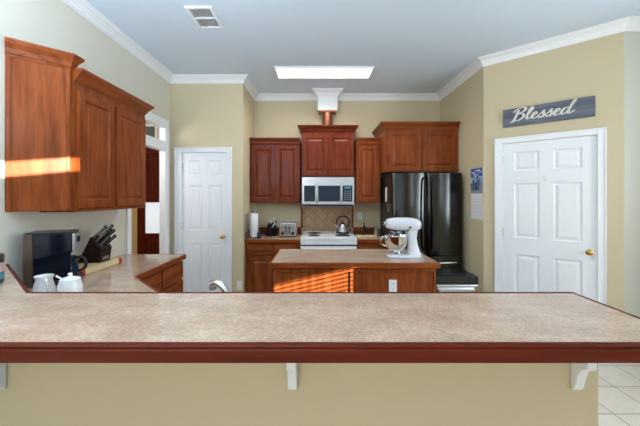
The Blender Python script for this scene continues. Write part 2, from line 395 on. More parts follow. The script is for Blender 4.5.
# windows behind the viewer: frames and blinds
def slat_window(name, y0, y1, z0, z1, label, blinds):
    t = thing(name, label, 'window', (XW, 0, 0), 0, kind='structure')
    m = MB()
    m.box(.03, .09, y0, y0+.03, z0, z1); m.box(.03, .09, y1-.03, y1, z0, z1); m.box(.03, .09, y0+.03, y1-.03, z0, z0+.03); m.box(.03, .09, y0+.03, y1-.03, z1-.03, z1)
    m.build('window_frame', TRIM, t)
    if blinds:
        z = z0+.04; s = MB()
        while z < z1-.02:
            q = MB()
            s.prism([(.0, z), (.010, z+.015), (.012, z+.015), (.002, z)], y0+.005, y1-.005, 'y'); q.bm.free()
            z += .037
        s.build('blind_slats', WHITEPL, t)
slat_window('window_2', .06, .655, .9, 1.60, 'window with open slatted blinds on the living area side wall', True)
t = thing('window_4', 'smaller window with closed white blinds farther back on the living area side wall', 'window', (XW, 0, 0), 0, kind='structure')
m = MB(); m.box(-.02, 0, -1.77, -1.71, 1.1, 2.6); m.box(-.02, 0, -.69, -.63, 1.1, 2.6); m.box(-.02, 0, -1.71, -.69, 1.1, 1.16); m.box(-.02, 0, -1.71, -.69, 2.54, 2.6); m.build('window_frame', TRIM, t)
m = MB()
for k in range(36): m.box(-.010, -.002, -1.71, -.69, 1.162+k*.0383, 1.197+k*.0383)
m.build('blind_slats', WHITEPL, t)
t = thing('window_3', 'wide window with closed white blinds on the living area side wall', 'window', (XW, 0, 0), 0, kind='structure')
m = MB(); m.box(-.02, 0, 0.76, .82, .94, 2.56); m.box(-.02, 0, 1.96, 2.02, .94, 2.56); m.box(-.02, 0, 0.82, 1.96, .94, 1.0); m.box(-.02, 0, 0.82, 1.96, 2.5, 2.56); m.build('window_frame', TRIM, t)
m = MB()
for k in range(40): m.box(-.010, -.002, 0.82, 1.96, 1.001+k*.0375, 1.035+k*.0375)
m.build('blind_slats', WHITEPL, t)

# ------------------------------------------------------------------ breakfast bar
BACK = [(-1.285, 1.34), (1.14, 1.34)]
wd = Vector((-1.97+1.285, 1.907-1.34)).normalized()
path_b = [Vector((-1.285, 1.34))+wd*1.6, Vector((-1.285, 1.34)), Vector((1.14, 1.34))]      # back edge, left to right
def at_wall(o, x=XL+.002):
    p = off(path_b, o); a, b = p[0], p[1]
    t_ = (x-b.x)/(a.x-b.x); return [b+(a-b)*t_, b, p[2]]
def strip(o0, o1, xe, xw=XL+.002):
    a = at_wall(o0, xw); b = at_wall(o1, xw); a[2].x = b[2].x = xe
    # CCW: front (o1<o0 means further to the right = towards the room)
    return [tuple(b[0]), tuple(b[1]), tuple(b[2]), tuple(a[2]), tuple(a[1]), tuple(a[0])]
BW = .48
bar = thing('bar_top', 'long travertine tiled breakfast bar with dark cherry edge across the foreground', 'bar top', (0, 0, 0))
MB().prism(strip(-.014, -BW+.022, 1.126), 1.026, 1.07).build('stone_surface', STONE, bar)
f = at_wall(-BW+.022); fr = [tuple(f[0]), tuple(f[1]), (1.126, f[2].y)]
bk = at_wall(-.014)
m = MB()
m.sweep(fr, [(0, 1.021), (.022, 1.021), (.024, 1.026), (.024, 1.056), (.018, 1.060), (.020, 1.066), (.014, 1.071), (0, 1.071)])
m.build('front_edge', BAR_EDGE, bar, smooth=True)
m = MB(); m.sweep([(1.126, f[2].y-.024), (1.126, 1.326)], [(0, 1.021), (.014, 1.021), (.014, 1.068), (.010, 1.0715), (0, 1.0715)]); m.build('end_edge', BAR_EDGE, bar)
m = MB(); m.sweep([(1.14, 1.326), tuple(bk[1]), tuple(bk[0])], [(0, 1.021), (.014, 1.021), (.014, 1.0715), (0, 1.0715)]); m.build('rear_edge', BAR_EDGE, bar)
struct(MB().prism(strip(-.09, -.21, 1.055), 0, 1.0205).build('partition', paint('shaded_bar_wall_tan', (190, 178, 150))), 'low painted wall under the breakfast bar', 'half wall')  # wall tan darkened, putting the dimmer light here into the colour

# corbels under the bar
def corbel(x, label, rz=0, y=1.1285):
    prof = [(0, .2455), (-.073, .2455), (-.073, .112), (-.066, .106), (-.054, .102), (-.042, .088), (-.034, .068), (-.028, .044), (-.020, .016), (-.012, .004), (-.004, 0), (0, .004)]
    m = MB().prism(prof[::-1], -.017, .017, 'x')
    o = m.build('corbel', mat('corbel_paint', (214, 220, 226), .45) if 'corbel_paint' not in bpy.data.materials else bpy.data.materials['corbel_paint'], bev=.003, loc=(x, y, .775), rotz=rz)
    return tag(o, label, 'corbel', 'corbels under the bar')
corbel(-.095, 'white scrolled corbel under the middle of the bar')
corbel(.966, 'white scrolled corbel under the bar at the end by the open tile floor')
corbel(-1.188, 'white corbel under the bar, cut by the left edge of the photo')

# ------------------------------------------------------------------ sink run and left counter
def worktop(name, label, polys, trims, splash=None, splash_name='', splash_label='', z=.91):
    t = thing(name, label, 'worktop', (0, 0, 0))
    m = MB()
    for p in polys: m.prism(p, z-.035, z)
    m.build('stone_surface', STONE, t)
    m = MB()
    for p in trims: m.sweep(p, [(0, z-.045), (.016, z-.045), (.016, z-.004), (.012, z+.001), (0, z+.001)])
    m.build('edge_trim', CHERRY_X, t)
    if splash:
        m = MB()
        for p in splash: m.sweep(p, [(0, z+.001), (.018, z+.001), (.018, z+.095), (.012, z+.10), (0, z+.10)])
        struct(m.build(splash_name, CHERRY_X), splash_label, 'backsplash strip')
    return t
pb = at_wall(-.088)
CFX, CFY = -1.355, 1.80
W0 = (pb[0].x, pb[0].y+.004); W1 = (pb[1].x, pb[1].y+.004)
C0 = (-.95, CFY); C1 = (CFX, 2.20)
polys = [[W1, (1.04, W1[1]), (1.04, CFY), C0], [W0, W1, C0, C1], [W0, C1, (CFX, 3.03), (XL+.002, 3.03)]]
worktop('corner_worktop', 'travertine worktop with cherry edge along the left wall, below the bar', polys,
        [[(1.04, CFY), C0, C1, (CFX, 3.03), (XL+.03, 3.03)]],
        [[(XL+.002, 2.02), (XL+.002, 2.60)]], 'trim_3', 'cherry strip along the left wall behind the knife block')

RLOOP = [(.005, .010), (.014, .012), (.016, .012), (.040, .002), (.042, .001)]
def cab_panel(name, parent, x0, x1, z0, z1, yf, m=None, fr=.055):
    return MB().slab(x0, x1, z0, z1, yf, yf-.02, [(x0+fr, x1-fr, z0+fr, z1-fr)], RLOOP).build(name, m or CHERRY_V, parent, bev=.002)
def drawer_front(parent, x0, x1, z0, z1, yf):
    return MB().slab(x0, x1, z0, z1, yf, yf-.02, [(x0+.022, x1-.022, z0+.022, z1-.022)], [(.004, .004), (.012, .004)]).build('drawer', CHERRY_X, parent, bev=.003)
CRP = lambda z, h=.095, p=.062: [(0, z-h), (.006, z-h), (.010, z-h+.012), (.016, z-h+.016), (p*.45, z-h*.55), (p*.72, z-h*.34), (p*.86, z-h*.26), (p*.9, z-h*.18), (p, z-h*.14), (p, z), (0, z)]

# left base units (front faces +x): local x = +y world, local -y = +x world
def left_unit(y0, y1, label):
    t = thing('base_cabinet', label, 'cabinet', (XL+.004, y0, 0), PI/2)
    Wd = y1-y0; D = (CFX-.02)-(XL+.004)
    m = MB(); m.box(0, Wd, -D, 0, .1, .862); m.box(.0, Wd, -D+.07, 0, 0, .1); m.build('carcass', CHERRY_V, t)
    drawer_front(t, .012, Wd-.012, .685, .845, -D); drawer_front(t, .012, Wd-.012, .415, .665, -D); drawer_front(t, .012, Wd-.012, .125, .395, -D)
    return t
left_unit(2.222, 2.610, 'orange cherry drawer unit next to the diagonal sink corner')
left_unit(2.612, 3.025, 'orange cherry drawer unit at the doorway end of the left worktop')
# diagonal corner unit and sink base behind the bar
t = thing('base_cabinet', 'diagonal cherry corner cabinet where the left worktop turns to the sink', 'cabinet', (0, 0, 0))
MB().prism([(W0[0]+.01, W0[1]+.03), (W1[0]+.03, W1[1]+.012), (-.975, W1[1]+.012), (-.975, CFY-.03), (CFX-.03, 2.175), (CFX-.03, 2.218), (XL+.012, 2.218)], 0, .862).build('carcass', CHERRY_V, t)
t = thing('base_cabinet', 'cherry sink base cabinet running behind the breakfast bar', 'cabinet', (-.97, W1[1]+.012, 0), 0)
MB().box(0, 1.99, 0, CFY-W1[1]-.035, 0, .862).build('carcass', CHERRY_V, t)
for k in range(4):
    a = .02+k*.49
    o = cab_panel('door', t, -(a+.47), -a, .13, .84, 0); o.rotation_euler = (0, 0, PI); o.location = (0, CFY-W1[1]-.035, 0)

# faucet behind the bar
t = thing('faucet', 'chrome pull-out kitchen faucet peeking above the back of the bar', 'faucet', (-.425, 1.40, .91))
MB().lathe([(.028, 0.0012), (.028, .012), (.018, .02), (.018, .07), (.016, .09)]).build('base', CHROME, t, smooth=True)
pts = catmull([(0, 0, .085), (-.002, .004, .12), (-.015, .012, .150), (-.040, .024, .170), (-.062, .036, .174), (-.082, .046, .164)], 6)
MB().tube(pts, [.014+.004*i/len(pts) for i in range(len(pts))], 14).build('spout', CHROME, t, smooth=True)
MB().lathe([(.016, 0), (.018, .004), (.018, .02), (.012, .024)], (-.083, .0465, .140), 16).build('spray_head', GREYPL, t, smooth=True)
MB().tube([(.017, 0, .06), (.05, -.004, .075), (.075, -.006, .095)], [.007, .006, .005], 10).build('lever', CHROME, t, smooth=True)

# ------------------------------------------------------------------ upper cabinets on the left wall
XF = -1.705
t = thing('wall_cabinet', 'tall angled cherry end cabinet with a plain side panel on the left wall', 'cabinet', (0, 0, 0))
TA, TB = (XL+.003, 1.885), (XF-.030, 2.098)
MB().prism([TA, TB, (TB[0], 2.118), (XL+.003, 2.118)], 1.40, 2.40).build('carcass', CHERRY_V, t)
dv = Vector((TB[0]-TA[0], TB[1]-TA[1])); Lp = dv.length; ang = math.atan2(dv.y, dv.x)
m = MB(); m.box(.006, .026, -.008, -.0005, 1.405, 2.385); m.box(Lp-.02, Lp-.001, -.008, -.0005, 1.405, 2.385)
m.build('edge_strip', CHERRY_V, t, loc=(TA[0], TA[1], 0), rotz=ang)
MB().sweep([TA, TB, (TB[0], 2.118), (XL+.003, 2.118)], CRP(2.485, .10, .05)).build('crown_molding', CHERRY_Y, t)
t = thing('wall_cabinet', 'orange cherry two door wall cabinet above the left worktop', 'cabinet', (XL+.003, 2.120, 0), PI/2)
Wd = .87; D = XF-.0-(XL+.003)
MB().box(0, Wd, -D+.02, 0, 1.40, 2.395).build('carcass', CHERRY_V, t)
cab_panel('door', t, .022, .395, 1.415, 2.255, -D+.02); cab_panel('door', t, .425, Wd-.022, 1.415, 2.255, -D+.02)
MB().box(.0, Wd+.004, -D+.010, -.0, 1.385, 1.40).build('light_rail', CHERRY_X, t, bev=.003)
MB().sweep([(0.0, -D+.02), (Wd, -D+.02), (Wd, 0)], CRP(2.405, .095, .062)).build('crown_molding', CHERRY_X, t)

# ------------------------------------------------------------------ back wall cabinets
YW = YB-.004
def wall_cab(label, x0, x1, z0, z1, dep, ndoors, crown_path, dz1, p=.06, edge=.02, gap=.014, dz0=.016, ch=.095, mv=None, mx=None):
    mv = mv or CHERRY_V; mx = mx or CHERRY_X
    t = thing('wall_cabinet', label, 'cabinet', (x0, YW, 0), 0)
    Wd = x1-x0
    MB().box(0, Wd, -dep, 0, z0, z1-.02).build('carcass', mv, t, bev=.002)
    wdo = (Wd-2*edge-gap*(ndoors-1))/ndoors
    for k in range(ndoors):
        a = edge+k*(wdo+gap); cab_panel('door', t, a, a+wdo, z0+dz0, dz1, -dep, mv)
    pth = {'both': [(0, 0), (0, -dep), (Wd, -dep), (Wd, 0)], 'none': [(0, -dep), (Wd, -dep)], 'left': [(0, 0), (0, -dep), (Wd, -dep)]}[crown_path]
    MB().sweep(pth, CRP(z1, ch, p)).build('crown_molding', mx, t)
    return t
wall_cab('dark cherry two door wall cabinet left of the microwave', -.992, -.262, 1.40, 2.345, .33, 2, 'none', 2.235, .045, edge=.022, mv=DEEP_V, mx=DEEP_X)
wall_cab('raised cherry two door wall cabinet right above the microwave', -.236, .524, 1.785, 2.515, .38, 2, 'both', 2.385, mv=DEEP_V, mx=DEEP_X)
wall_cab('narrow single door cherry wall cabinet between microwave and refrigerator', .552, .912, 1.40, 2.345, .33, 1, 'none', 2.235, .045, edge=.03)
wall_cab('deep cherry two door cabinet above the refrigerator', .918, 1.912, 1.83, 2.500, .62, 2, 'left', 2.39, .07, edge=.03)

# base cabinets under the back worktops
def base_cab(label, x0, x1, n):
    t = thing('base_cabinet', label, 'cabinet', (x0, YW, 0)); Wd = x1-x0; D = .60
    m = MB(); m.box(0, Wd, -D, 0, .1, .862); m.box(0, Wd, -D+.07, 0, 0, .1); m.build('carcass', CHERRY_V, t)
    g = .02; w_ = (Wd-2*.02-g*(n-1))/n
    for k in range(n):
        a = .02+k*(w_+g); drawer_front(t, a, a+w_, .70, .838, -D); cab_panel('door', t, a, a+w_, .12, .675, -D)
    return t
base_cab('cherry base cabinet with two drawers left of the white range', -.992, -.245, 2)
base_cab('cherry base cabinet with one drawer right of the white range', .53, .915, 1)
worktop('back_worktop', 'travertine worktop under the toaster, left of the range', [[(-.994, 4.09), (-.243, 4.09), (-.243, YW), (-.994, YW)]],
        [[(-.994, 4.09), (-.243, 4.09)]], [[(-.994, 4.2), (-.994, YW)][::-1] and [(-.994, YW-.02), (-.994, 4.12)][::-1], [(-.974, YW), (-.266, YW)]], 'trim_4', 'cherry strip on the wall behind the toaster')
worktop('back_worktop', 'short travertine worktop between range and refrigerator', [[(.528, 4.09), (.918, 4.09), (.918, YW), (.528, YW)]],
        [[(.528, 4.09), (.918, 4.09)]], [[(.556, YW), (.918, YW)]], 'trim_5', 'cherry strip on the wall between range and refrigerator')
# tiled backsplash with wood strips
t = thing('backsplash', 'diagonal tan tile backsplash between wood strips behind the range', 'backsplash', (.144, YW, 0))
MB().box(-.38, .38, -.010, 0, .80, 1.784).build('tile_field', SPLASH, t)
for sx in (-.395, .395): MB().box(sx-.0135, sx+.0135, -.030, 0, 1.0 if sx > 0 else 1.0, 1.784 if False else 1.785-.0).build('side_strip', CHERRY_V, t)
for s_ in t.children:
    pass

# ------------------------------------------------------------------ microwave
t = thing('microwave', 'stainless over-range microwave with dark windows', 'microwave', (.144, 4.70, 1.345))
MB().box(-.378, .378, -.34, -.0, 0, .428).build('body', STEEL, t, bev=.003)
MB().box(-.378, .378, -.372, -.342, .035, .428).build('door', STEEL, t, bev=.006)
for a, b, nm in ((-.345, -.185, 'window'), (-.14, .175, 'window'), (.212, .352, 'keypad')):
    MB().box(a, b, -.376, -.3725, .075, .305).build(nm, DKGLASS, t, bev=.001)
for x in (-.163, .194):
    m = MB(); m.tube([(x, -.374, .06), (x, -.405, .07), (x, -.412, .10), (x, -.412, .29), (x, -.405, .32), (x, -.374, .33)], .011, 10); m.build('handle', STEEL, t, smooth=True)
MB().box(-.37, .37, -.366, -.343, .005, .03).build('grille', GRILLEDK, t)
m = MB()
for r in range(5):
    for c in range(3): m.box(.235+c*.036, .260+c*.036, -.3775, -.3765, .10+r*.03, .114+r*.03)
m.build('keys', GREYPL, t)
MB().box(.235, .332, -.3775, -.3765, .262, .290).build('display', mat('blue_display', (60, 120, 150), .3, emit=.3), t)

# copper duct
t = thing('vent_duct', 'copper vent duct between the raised cabinet and the white chase', 'vent duct', (.145, 4.60, 2.5165))
MB().lathe([(.078, 0), (.078, .262)], n=32).build('pipe', COPPER, t, smooth=True)
MB().box(-.13, .13, -.09, .11, .2535, .2725).build('collar', COPPER, t, bev=.004)

# ------------------------------------------------------------------ range and kettle
RX0, RX1 = -.2385, .5265
t = thing('range', 'white electric coil range between the back worktops', 'range', (.144, YW-.015, 0))
hw = .3805
MB().box(-hw, hw, -.64, 0, .09, .905).build('body', ENAMEL, t, bev=.004)
m = MB(); m.box(-hw, hw, -.672, -.0, .906, .938); m.box(-hw, hw, -.03, 0, .938, .948); m.build('cooktop', ENAMEL, t, bev=.008)
MB().box(-hw, hw, -.672, -.641, .845, .904).build('control_strip', ENAMEL, t, bev=.004)
od = MB().box(-hw+.004, hw-.004, -.668, -.641, .26, .825).build('oven_door', ENAMEL, t, bev=.006)
MB().box(-.24, .24, -.6695, -.6685, .40, .66).build('oven_window', DKGLASS, od)
MB().tube([(-.30, -.668, .785), (-.30, -.70, .785), (.30, -.70, .785), (.30, -.668, .785)], .010, 8).build('oven_handle', WHITEPL, od)
MB().box(-hw+.004, hw-.004, -.668, -.641, .095, .25).build('storage_drawer', ENAMEL, t, bev=.006)
MB().box(-hw+.002, hw-.002, -.655, -.6415, .8255, .8445).build('oven_gap', BLKPL, t)
for k, x in enumerate((-.30, -.2, .2, .30)):
    MB().lathe([(.016, -.672), (.015, -.685), (.002, -.686)], (x, 0, .875), 14, 'y').build('control_knob', WHITEPL, t)
for x, y, r in ((-.2, -.19, .095), (.222, -.25, .08), (-.2, -.47, .075), (.2, -.47, .095)):
    b = MB().lathe([(r+.014, .9385), (r+.014, .942), (r+.006, .943), (r*.9, .940)], (x, y, 0), 28).build('burner', CHROME, t, smooth=True)
    m = MB(); sp = [((.018+(r-.018)*k/60)*math.cos(k*.42), (.018+(r-.018)*k/60)*math.sin(k*.42), .947) for k in range(61)]
    m.tube(sp, .005, 6); o = m.build('coil', BLKPL, b, loc=(x, y, 0))
kx, ky = .144+.222, YW-.015-.25
t = thing('kettle', 'stainless kettle with black arched handle on the range', 'kettle', (kx, ky, .9525)); t.scale = (1, 1, .94)
MB().lathe([(.092, 0), (.098, .006), (.099, .022), (.090, .040), (.072, .085), (.052, .122), (.036, .142), (.02, .148)], n=32).build('body', STEEL, t, smooth=True)
MB().lathe([(.101, .004), (.102, .02), (.097, .028)], n=32).build('base_band', BLKPL, t, smooth=True)
MB().lathe([(.036, .144), (.034, .150), (.014, .156), (.010, .164), (.016, .172), (.014, .182), (.002, .186)], n=20).build('lid', BLKPL, t, smooth=True)
MB().tube(catmull([(-.070, 0, .085), (-.094, 0, .145), (-.078, 0, .215), (-.02, 0, .262), (.045, 0, .255), (.088, 0, .205), (.092, 0, .15), (.068, 0, .09)], 6), .011, 10).build('handle', BLKPL, t, smooth=True)
MB().tube([(-.066, -.02, .09), (-.100, -.03, .118), (-.118, -.035, .135)], [.022, .017, .013], 12).build('spout', STEEL, t, smooth=True)

# ------------------------------------------------------------------ things on the back worktops
ZB = .9125
t = thing('toaster', 'chrome four slice toaster on the back worktop', 'toaster', (-.432, 4.40, ZB)); t.scale = (.96, 1, 1.1)
MB().prism([(-.125, .012), (.125, .012), (.128, .15), (.118, .178), (.10, .186), (-.10, .186), (-.118, .178), (-.128, .15)], -.13, .12, 'y').build('body', STEEL, t, bev=.008, smooth=False)
MB().box(-.12, .12, -.125, .115, 0, .012).build('base', BLKPL, t)
for x in (-.095, -.045, .025, .075): MB().box(x, x+.022, -.09, .08, .1862, .1872).build('slot', BLKPL, t)
for x in (-.075, .075): MB().lathe([(.022, -.131), (.020, -.145), (.002, -.146)], (x, 0, .05), 18, 'y').build('dial', BLKPL, t, smooth=True)
for x in (-.028, .028):
    MB().box(x-.005, x+.005, -.1315, -.1305, .05, .15).build('lever_slot', BLKPL, t)
    MB().box(x-.016, x+.016, -.152, -.1316, .118, .132).build('lever', BLKPL, t, bev=.003)
for x in (-.085, .085): MB().lathe([(.009, -.131), (.008, -.136)], (x, 0, .125), 12, 'y').build('button', BLKPL, t)

def knife_block(label, loc, rz, s, mt):
    t = thing('knife_block', label, 'knife block', loc, rz)
    m = MB().prism([(-.095*s, 0), (.06*s, 0), (.075*s, .10*s), (-.005*s, .185*s)], -.055*s, .055*s, 'y'); m.build('body', mt, t, bev=.003)
    return t
def knife(block, loc, rz, tilt, ln, label, group, mt, wd_=.013, bol=STEEL, slim=.008):
    t = thing('kitchen_knife', label, 'knife', loc, 0, group); t.rotation_euler = Matrix.Rotation(rz, 3, 'Z').to_euler()
    t.rotation_euler = (Matrix.Rotation(rz, 3, 'Z') @ Matrix.Rotation(tilt, 3, 'Y')).to_euler()
    MB().box(-wd_*.8, wd_*.8, -slim*.9, slim*.9, .001, .016).build('bolster', bol, t)
    hnd = MB().prism([(-wd_, .016), (wd_, .016), (wd_*.8, ln*.5), (wd_*1.1, ln), (-wd_*.9, ln+.004), (-wd_*.8, ln*.5)], -slim, slim, 'y').build('handle', mt, t, bev=.003)
    if mt is BLKPL:
        MB().box(-wd_*.6, wd_*.6, -slim-.0015, -slim-.0002, .022, ln-.004).build('steel_inlay', bol, hnd)
    return t
KN = 'white handled knives on the back worktop'
kb = knife_block('small black knife block beside the toaster', (-.69, 4.44, ZB), -.9, 1.05, BLKPL)
def slot(block_loc, rz, s, u, v):
    # point on the sloping slot face: u 0..1 from front-low to back-high, v sideways
    p = Vector(((.075-.080*u)*s, v*s, (.10+.085*u)*s+.0005)); return Vector(block_loc)+Matrix.Rotation(rz, 3, 'Z') @ p
tilt = math.atan2(.085, .080)
WHT = mat('knife_handle_white', (226, 226, 222), .35)
for u, v, l, nm, mm in ((.25, -.02, .075, 'lower short white handled knife in the small black block', WHT), (.55, .022, .085, 'black handled knife in the middle of the small black block', BLKPL),
                    (.82, -.018, .10, 'tallest white handled knife in the small black block', WHT)):
    knife(kb, slot((-.69, 4.44, ZB), -.9, 1.05, u, v), -.9, tilt, l*1.2, nm, KN, mm, .012)
t = thing('paper_towel_roll', 'white paper towel roll on an upright holder by the return wall', 'paper towels', (-.905, 4.245, ZB))
MB().lathe([(.062, 0), (.064, .006), (.058, .012)], n=28).build('holder_base', HANDLEBLK, t, smooth=True)
MB().lathe([(.056, .0125), (.057, .02), (.057, .335), (.055, .340)], n=32).build('roll', PAPER, t, smooth=True)
MB().lathe([(.022, .3405), (.022, .385), (.014, .395)], n=16).build('finial', GREYPL, t, smooth=True)
o = MB().prism([(0, 0), (.012, 0), (.012, .33), (.008, .345), (0, .345)], -.032, .032, 'y').build('cutting_board', mat('slate_grey', (92, 96, 102), .5), bev=.002, loc=(-.974, 4.126, ZB))
tag(o, 'thin grey cutting board standing against the return wall', 'cutting board')
t = thing('bottle', 'dark squat bottle standing next to the paper towel roll', 'bottle', (-.818, 4.17, ZB))
MB().lathe([(.026, 0), (.028, .004), (.028, .06), (.020, .085), (.012, .10), (.012, .125)], n=18).build('body', mat('dark_blue_glass', (42, 54, 76), .15), t, smooth=True)
MB().lathe([(.014, .1255), (.014, .145), (.010, .148)], n=14).build('cap', BLKPL, t)
# right of the range
t = thing('serving_board', 'pale wooden board lying on the short worktop by the range', 'board', (.70, 4.34, ZB))
MB().box(-.13, .13, -.09, .09, 0, .016).build('board', LIGHTWOOD, t, bev=.004)
MB().tube([(-.13, 0, .008), (-.155, 0, .008)], .008, 8).build('grip', LIGHTWOOD, t)
t = thing('bottle', 'slim dark oil bottle beneath the narrow wall cabinet', 'bottle', (.70, 4.55, ZB))
MB().lathe([(.022, 0), (.024, .004), (.024, .10), (.010, .145), (.009, .19)], n=18).build('body', mat('olive_glass', (70, 66, 42), .12), t, smooth=True)
MB().lathe([(.011, .1905), (.011, .212), (.004, .224)], n=12).build('pourer', STEEL, t)
t = thing('spice_jar', 'small dark spice jar beside the slim oil bottle', 'jar', (.775, 4.56, ZB))
MB().lathe([(.028, 0), (.030, .004), (.030, .06), (.026, .066)], n=18).build('body', mat('spice_brown', (74, 48, 36), .3), t, smooth=True)
MB().lathe([(.031, .0665), (.031, .085), (.027, .088)], n=18).build('lid', BLKPL, t, smooth=True)
t = thing('canister', 'grey steel canister at the refrigerator end of the worktop', 'canister', (.862, 4.40, ZB))
MB().lathe([(.036, 0), (.038, .004), (.038, .095)], n=20).build('body', STEEL, t, smooth=True)
MB().lathe([(.039, .0955), (.039, .11), (.03, .118), (.008, .12), (.008, .132)], n=20).build('lid', GREYPL, t, smooth=True)

def plate(loc, rz, label, kind, name='wall_outlet', w_=.072, h=.116):
    t = thing(name, label, kind, loc, rz)
    MB().box(-w_/2, w_/2, -.006, -.0005, -h/2, h/2).build('cover_plate', WHITEPL, t, bev=.002)
    if kind == 'outlet':
        for z in (-.025, .025):
            s = MB().lathe([(.016, -.0065), (.015, -.009)], (0, 0, z), 14, 'y').build('socket', WHITEPL, t)
            m = MB(); m.box(-.007, -.005, -.0098, -.0091, z-.005, z+.006); m.box(.005, .007, -.0098, -.0091, z-.005, z+.006); m.build('slots', BLKPL, s)
    else: MB().box(-.012, .012, -.012, -.0065, -.02, .02).build('rocker', WHITEPL, t, bev=.002)
    return t
plate((.655, YB, 1.19), 0, 'white outlet on the wall under the narrow cabinet', 'outlet')
plate((XL, 2.38, 1.19), PI/2, 'white outlet on the left wall behind the coffee maker', 'outlet')
plate((XL, 2.95, 1.335), PI/2, 'white light switch on the left wall by the doorway', 'switch', 'light_switch')
plate((-1.046, YP, .31), 0, 'white outlet low on the pantry wall by its corner', 'outlet', w_=.06)

# ------------------------------------------------------------------ refrigerator
FX0, FX1, FY = .962, 1.876, 3.90
t = thing('refrigerator', 'black stainless french door refrigerator in the corner', 'refrigerator', ((FX0+FX1)/2, FY, 0))
hw = (FX1-FX0)/2
MB().box(-hw, hw, .06, .74, .02, 1.785).build('cabinet', FRSIDE, t, bev=.004)
def fdoor(x0, x1, z0, z1, nm):
    n = 12; pts = [(x0+.012+(x1-x0-.024)*k/n, -.022*(1-(2*k/n-1)**2)) for k in range(n+1)]
    m = MB().prism([(x0, .055), (x0, .012)] + pts + [(x1, .012), (x1, .055)], z0, z1)
    return m.build(nm, BLACKSTEEL, t, smooth=True)
dl = fdoor(-hw, -.003, .735, 1.80, 'door'); dr = fdoor(.003, hw, .735, 1.80, 'door'); df = fdoor(-hw, hw, .09, .725, 'freezer_drawer')
for d_, x in ((dl, -.045), (dr, .045)):
    MB().tube(catmull([(x, 0, .80), (x*1.0, -.045, .84), (x*1.02, -.062, 1.1), (x*1.02, -.066, 1.28), (x*1.02, -.062, 1.46), (x, -.045, 1.70), (x, 0, 1.74)], 6), .013, 10).build('handle', HANDLEBLK, d_, smooth=True)
MB().tube(catmull([(-.36, 0, .645), (-.34, -.05, .645), (0, -.062, .645), (.34, -.05, .645), (.36, 0, .645)], 6), .013, 10).build('handle', STEEL, df, smooth=True)
MB().box(-hw+.01, hw-.01, .02, .7, 0, .018).build('toe_grille', BLKPL, t)
tag(MB().box(-.003, -.0005, -.05, .05, -.10, .10).build('paper_note', PAPER, loc=(FX0, 4.23, 1.52)), 'white paper note stuck on the side of the refrigerator', 'note')
tag(MB().box(-.008, -.0005, -.03, .03, -.05, .05).build('refrigerator_magnet', GREYPL, loc=(FX0, 4.08, 1.34)), 'small grey magnet low on the side of the refrigerator', 'magnet')
# trash can
t = thing('trash_can', 'grey step trash can with black lid beside the refrigerator', 'trash can', (1.45, 3.28, 0))
MB().prism([(-.21, -.14), (.21, -.14), (.21, .14), (-.21, .14)], 0, .55).build('body', mat('brushed_grey', (176, 178, 180), .35, 1), t, bev=.03)
MB().box(-.222, .222, -.152, .152, .551, .574).build('rim', STEEL, t, bev=.01)
m = MB(); m.box(-.225, .225, -.155, .155, .575, .662); m.box(-.195, .195, -.125, .125, .662, .676); m.build('lid', BLKPL, t, bev=.012)
MB().box(-.08, .08, -.19, -.141, .01, .03).build('pedal', BLKPL, t)

# ------------------------------------------------------------------ island
IX0, IX1, IY0, IY1 = -.40, 1.05, 2.68, 3.32
t = thing('kitchen_island', 'cherry kitchen island with travertine top in the middle of the kitchen', 'island', ((IX0+IX1)/2, IY0, 0))
hw = (IX1-IX0)/2
MB().box(-hw, hw, .0, IY1-IY0, 0, .858).build('carcass', CHERRY_V, t)
px = .30-(IX0+IX1)/2
m = MB(); m.box(px-.014, px+.014, -.014, -.0005, .09, .857); m.box(-hw, -hw+.022, -.014, -.0005, .09, .857); m.box(hw-.022, hw, -.014, -.0005, .09, .857); m.box(-hw, hw, -.014, -.0005, 0, .0895)
m.box(-hw+.022, px-.014, -.014, -.0005, .825, .857); m.box(px+.014, hw-.022, -.014, -.0005, .825, .857)
m.build('face_frame', CHERRY_V, t, bev=.002)
MB().box(-hw-.012, hw+.012, -.024, IY1-IY0+.012, .8585, .91).build('stone_top', STONE, t)
m = MB(); m.sweep([(-hw-.012, IY1-IY0+.012), (-hw-.012, -.024), (hw+.012, -.024), (hw+.012, IY1-IY0+.012)], [(0, .862), (.012, .862), (.016, .866), (.016, .905), (.010, .911), (0, .911)]); m.build('edge_trim', CHERRY_X, t)
pl = plate((.668, IY0, .695), 0, 'white outlet on the front of the kitchen island', 'outlet')

# stand mixer, head pointing left
t = thing('stand_mixer', 'white stand mixer with steel bowl on the island', 'stand mixer', (.84, 2.90, .9125), 0)
def rr(cx, cy, a, b, n=24, p=2.6):
    return [(cx+a*math.copysign(abs(math.cos(2*PI*k/n))**(2/p), math.cos(2*PI*k/n)), cy+b*math.copysign(abs(math.sin(2*PI*k/n))**(2/p), math.sin(2*PI*k/n))) for k in range(n)]
def loft(m, secs):
    R = [[m.bm.verts.new(p) for p in s] for s in secs]; n = len(R[0])
    for a, b in zip(R, R[1:]):
        for k in range(n): m.bm.faces.new((a[k], a[(k+1) % n], b[(k+1) % n], b[k]))
    m.bm.faces.new(R[0][::-1]); m.bm.faces.new(R[-1]); return m
secs = [[(x, y, z) for x, y in rr(cx, 0, a, b)] for z, cx, a, b in ((0, -.01, .165, .085), (.012, -.01, .168, .088), (.024, -.01, .155, .078), (.030, .0, .14, .07))]
loft(MB(), secs).build('base', PEARL, t, smooth=True)
secs = [[(x, y, z) for x, y in rr(cx, 0, a, b)] for z, cx, a, b in ((.028, .085, .072, .066), (.06, .082, .058, .056), (.12, .074, .046, .046), (.18, .066, .045, .042), (.235, .062, .055, .045), (.262, .06, .062, .046))]
loft(MB(), secs).build('column', PEARL, t, smooth=True)
secs = []
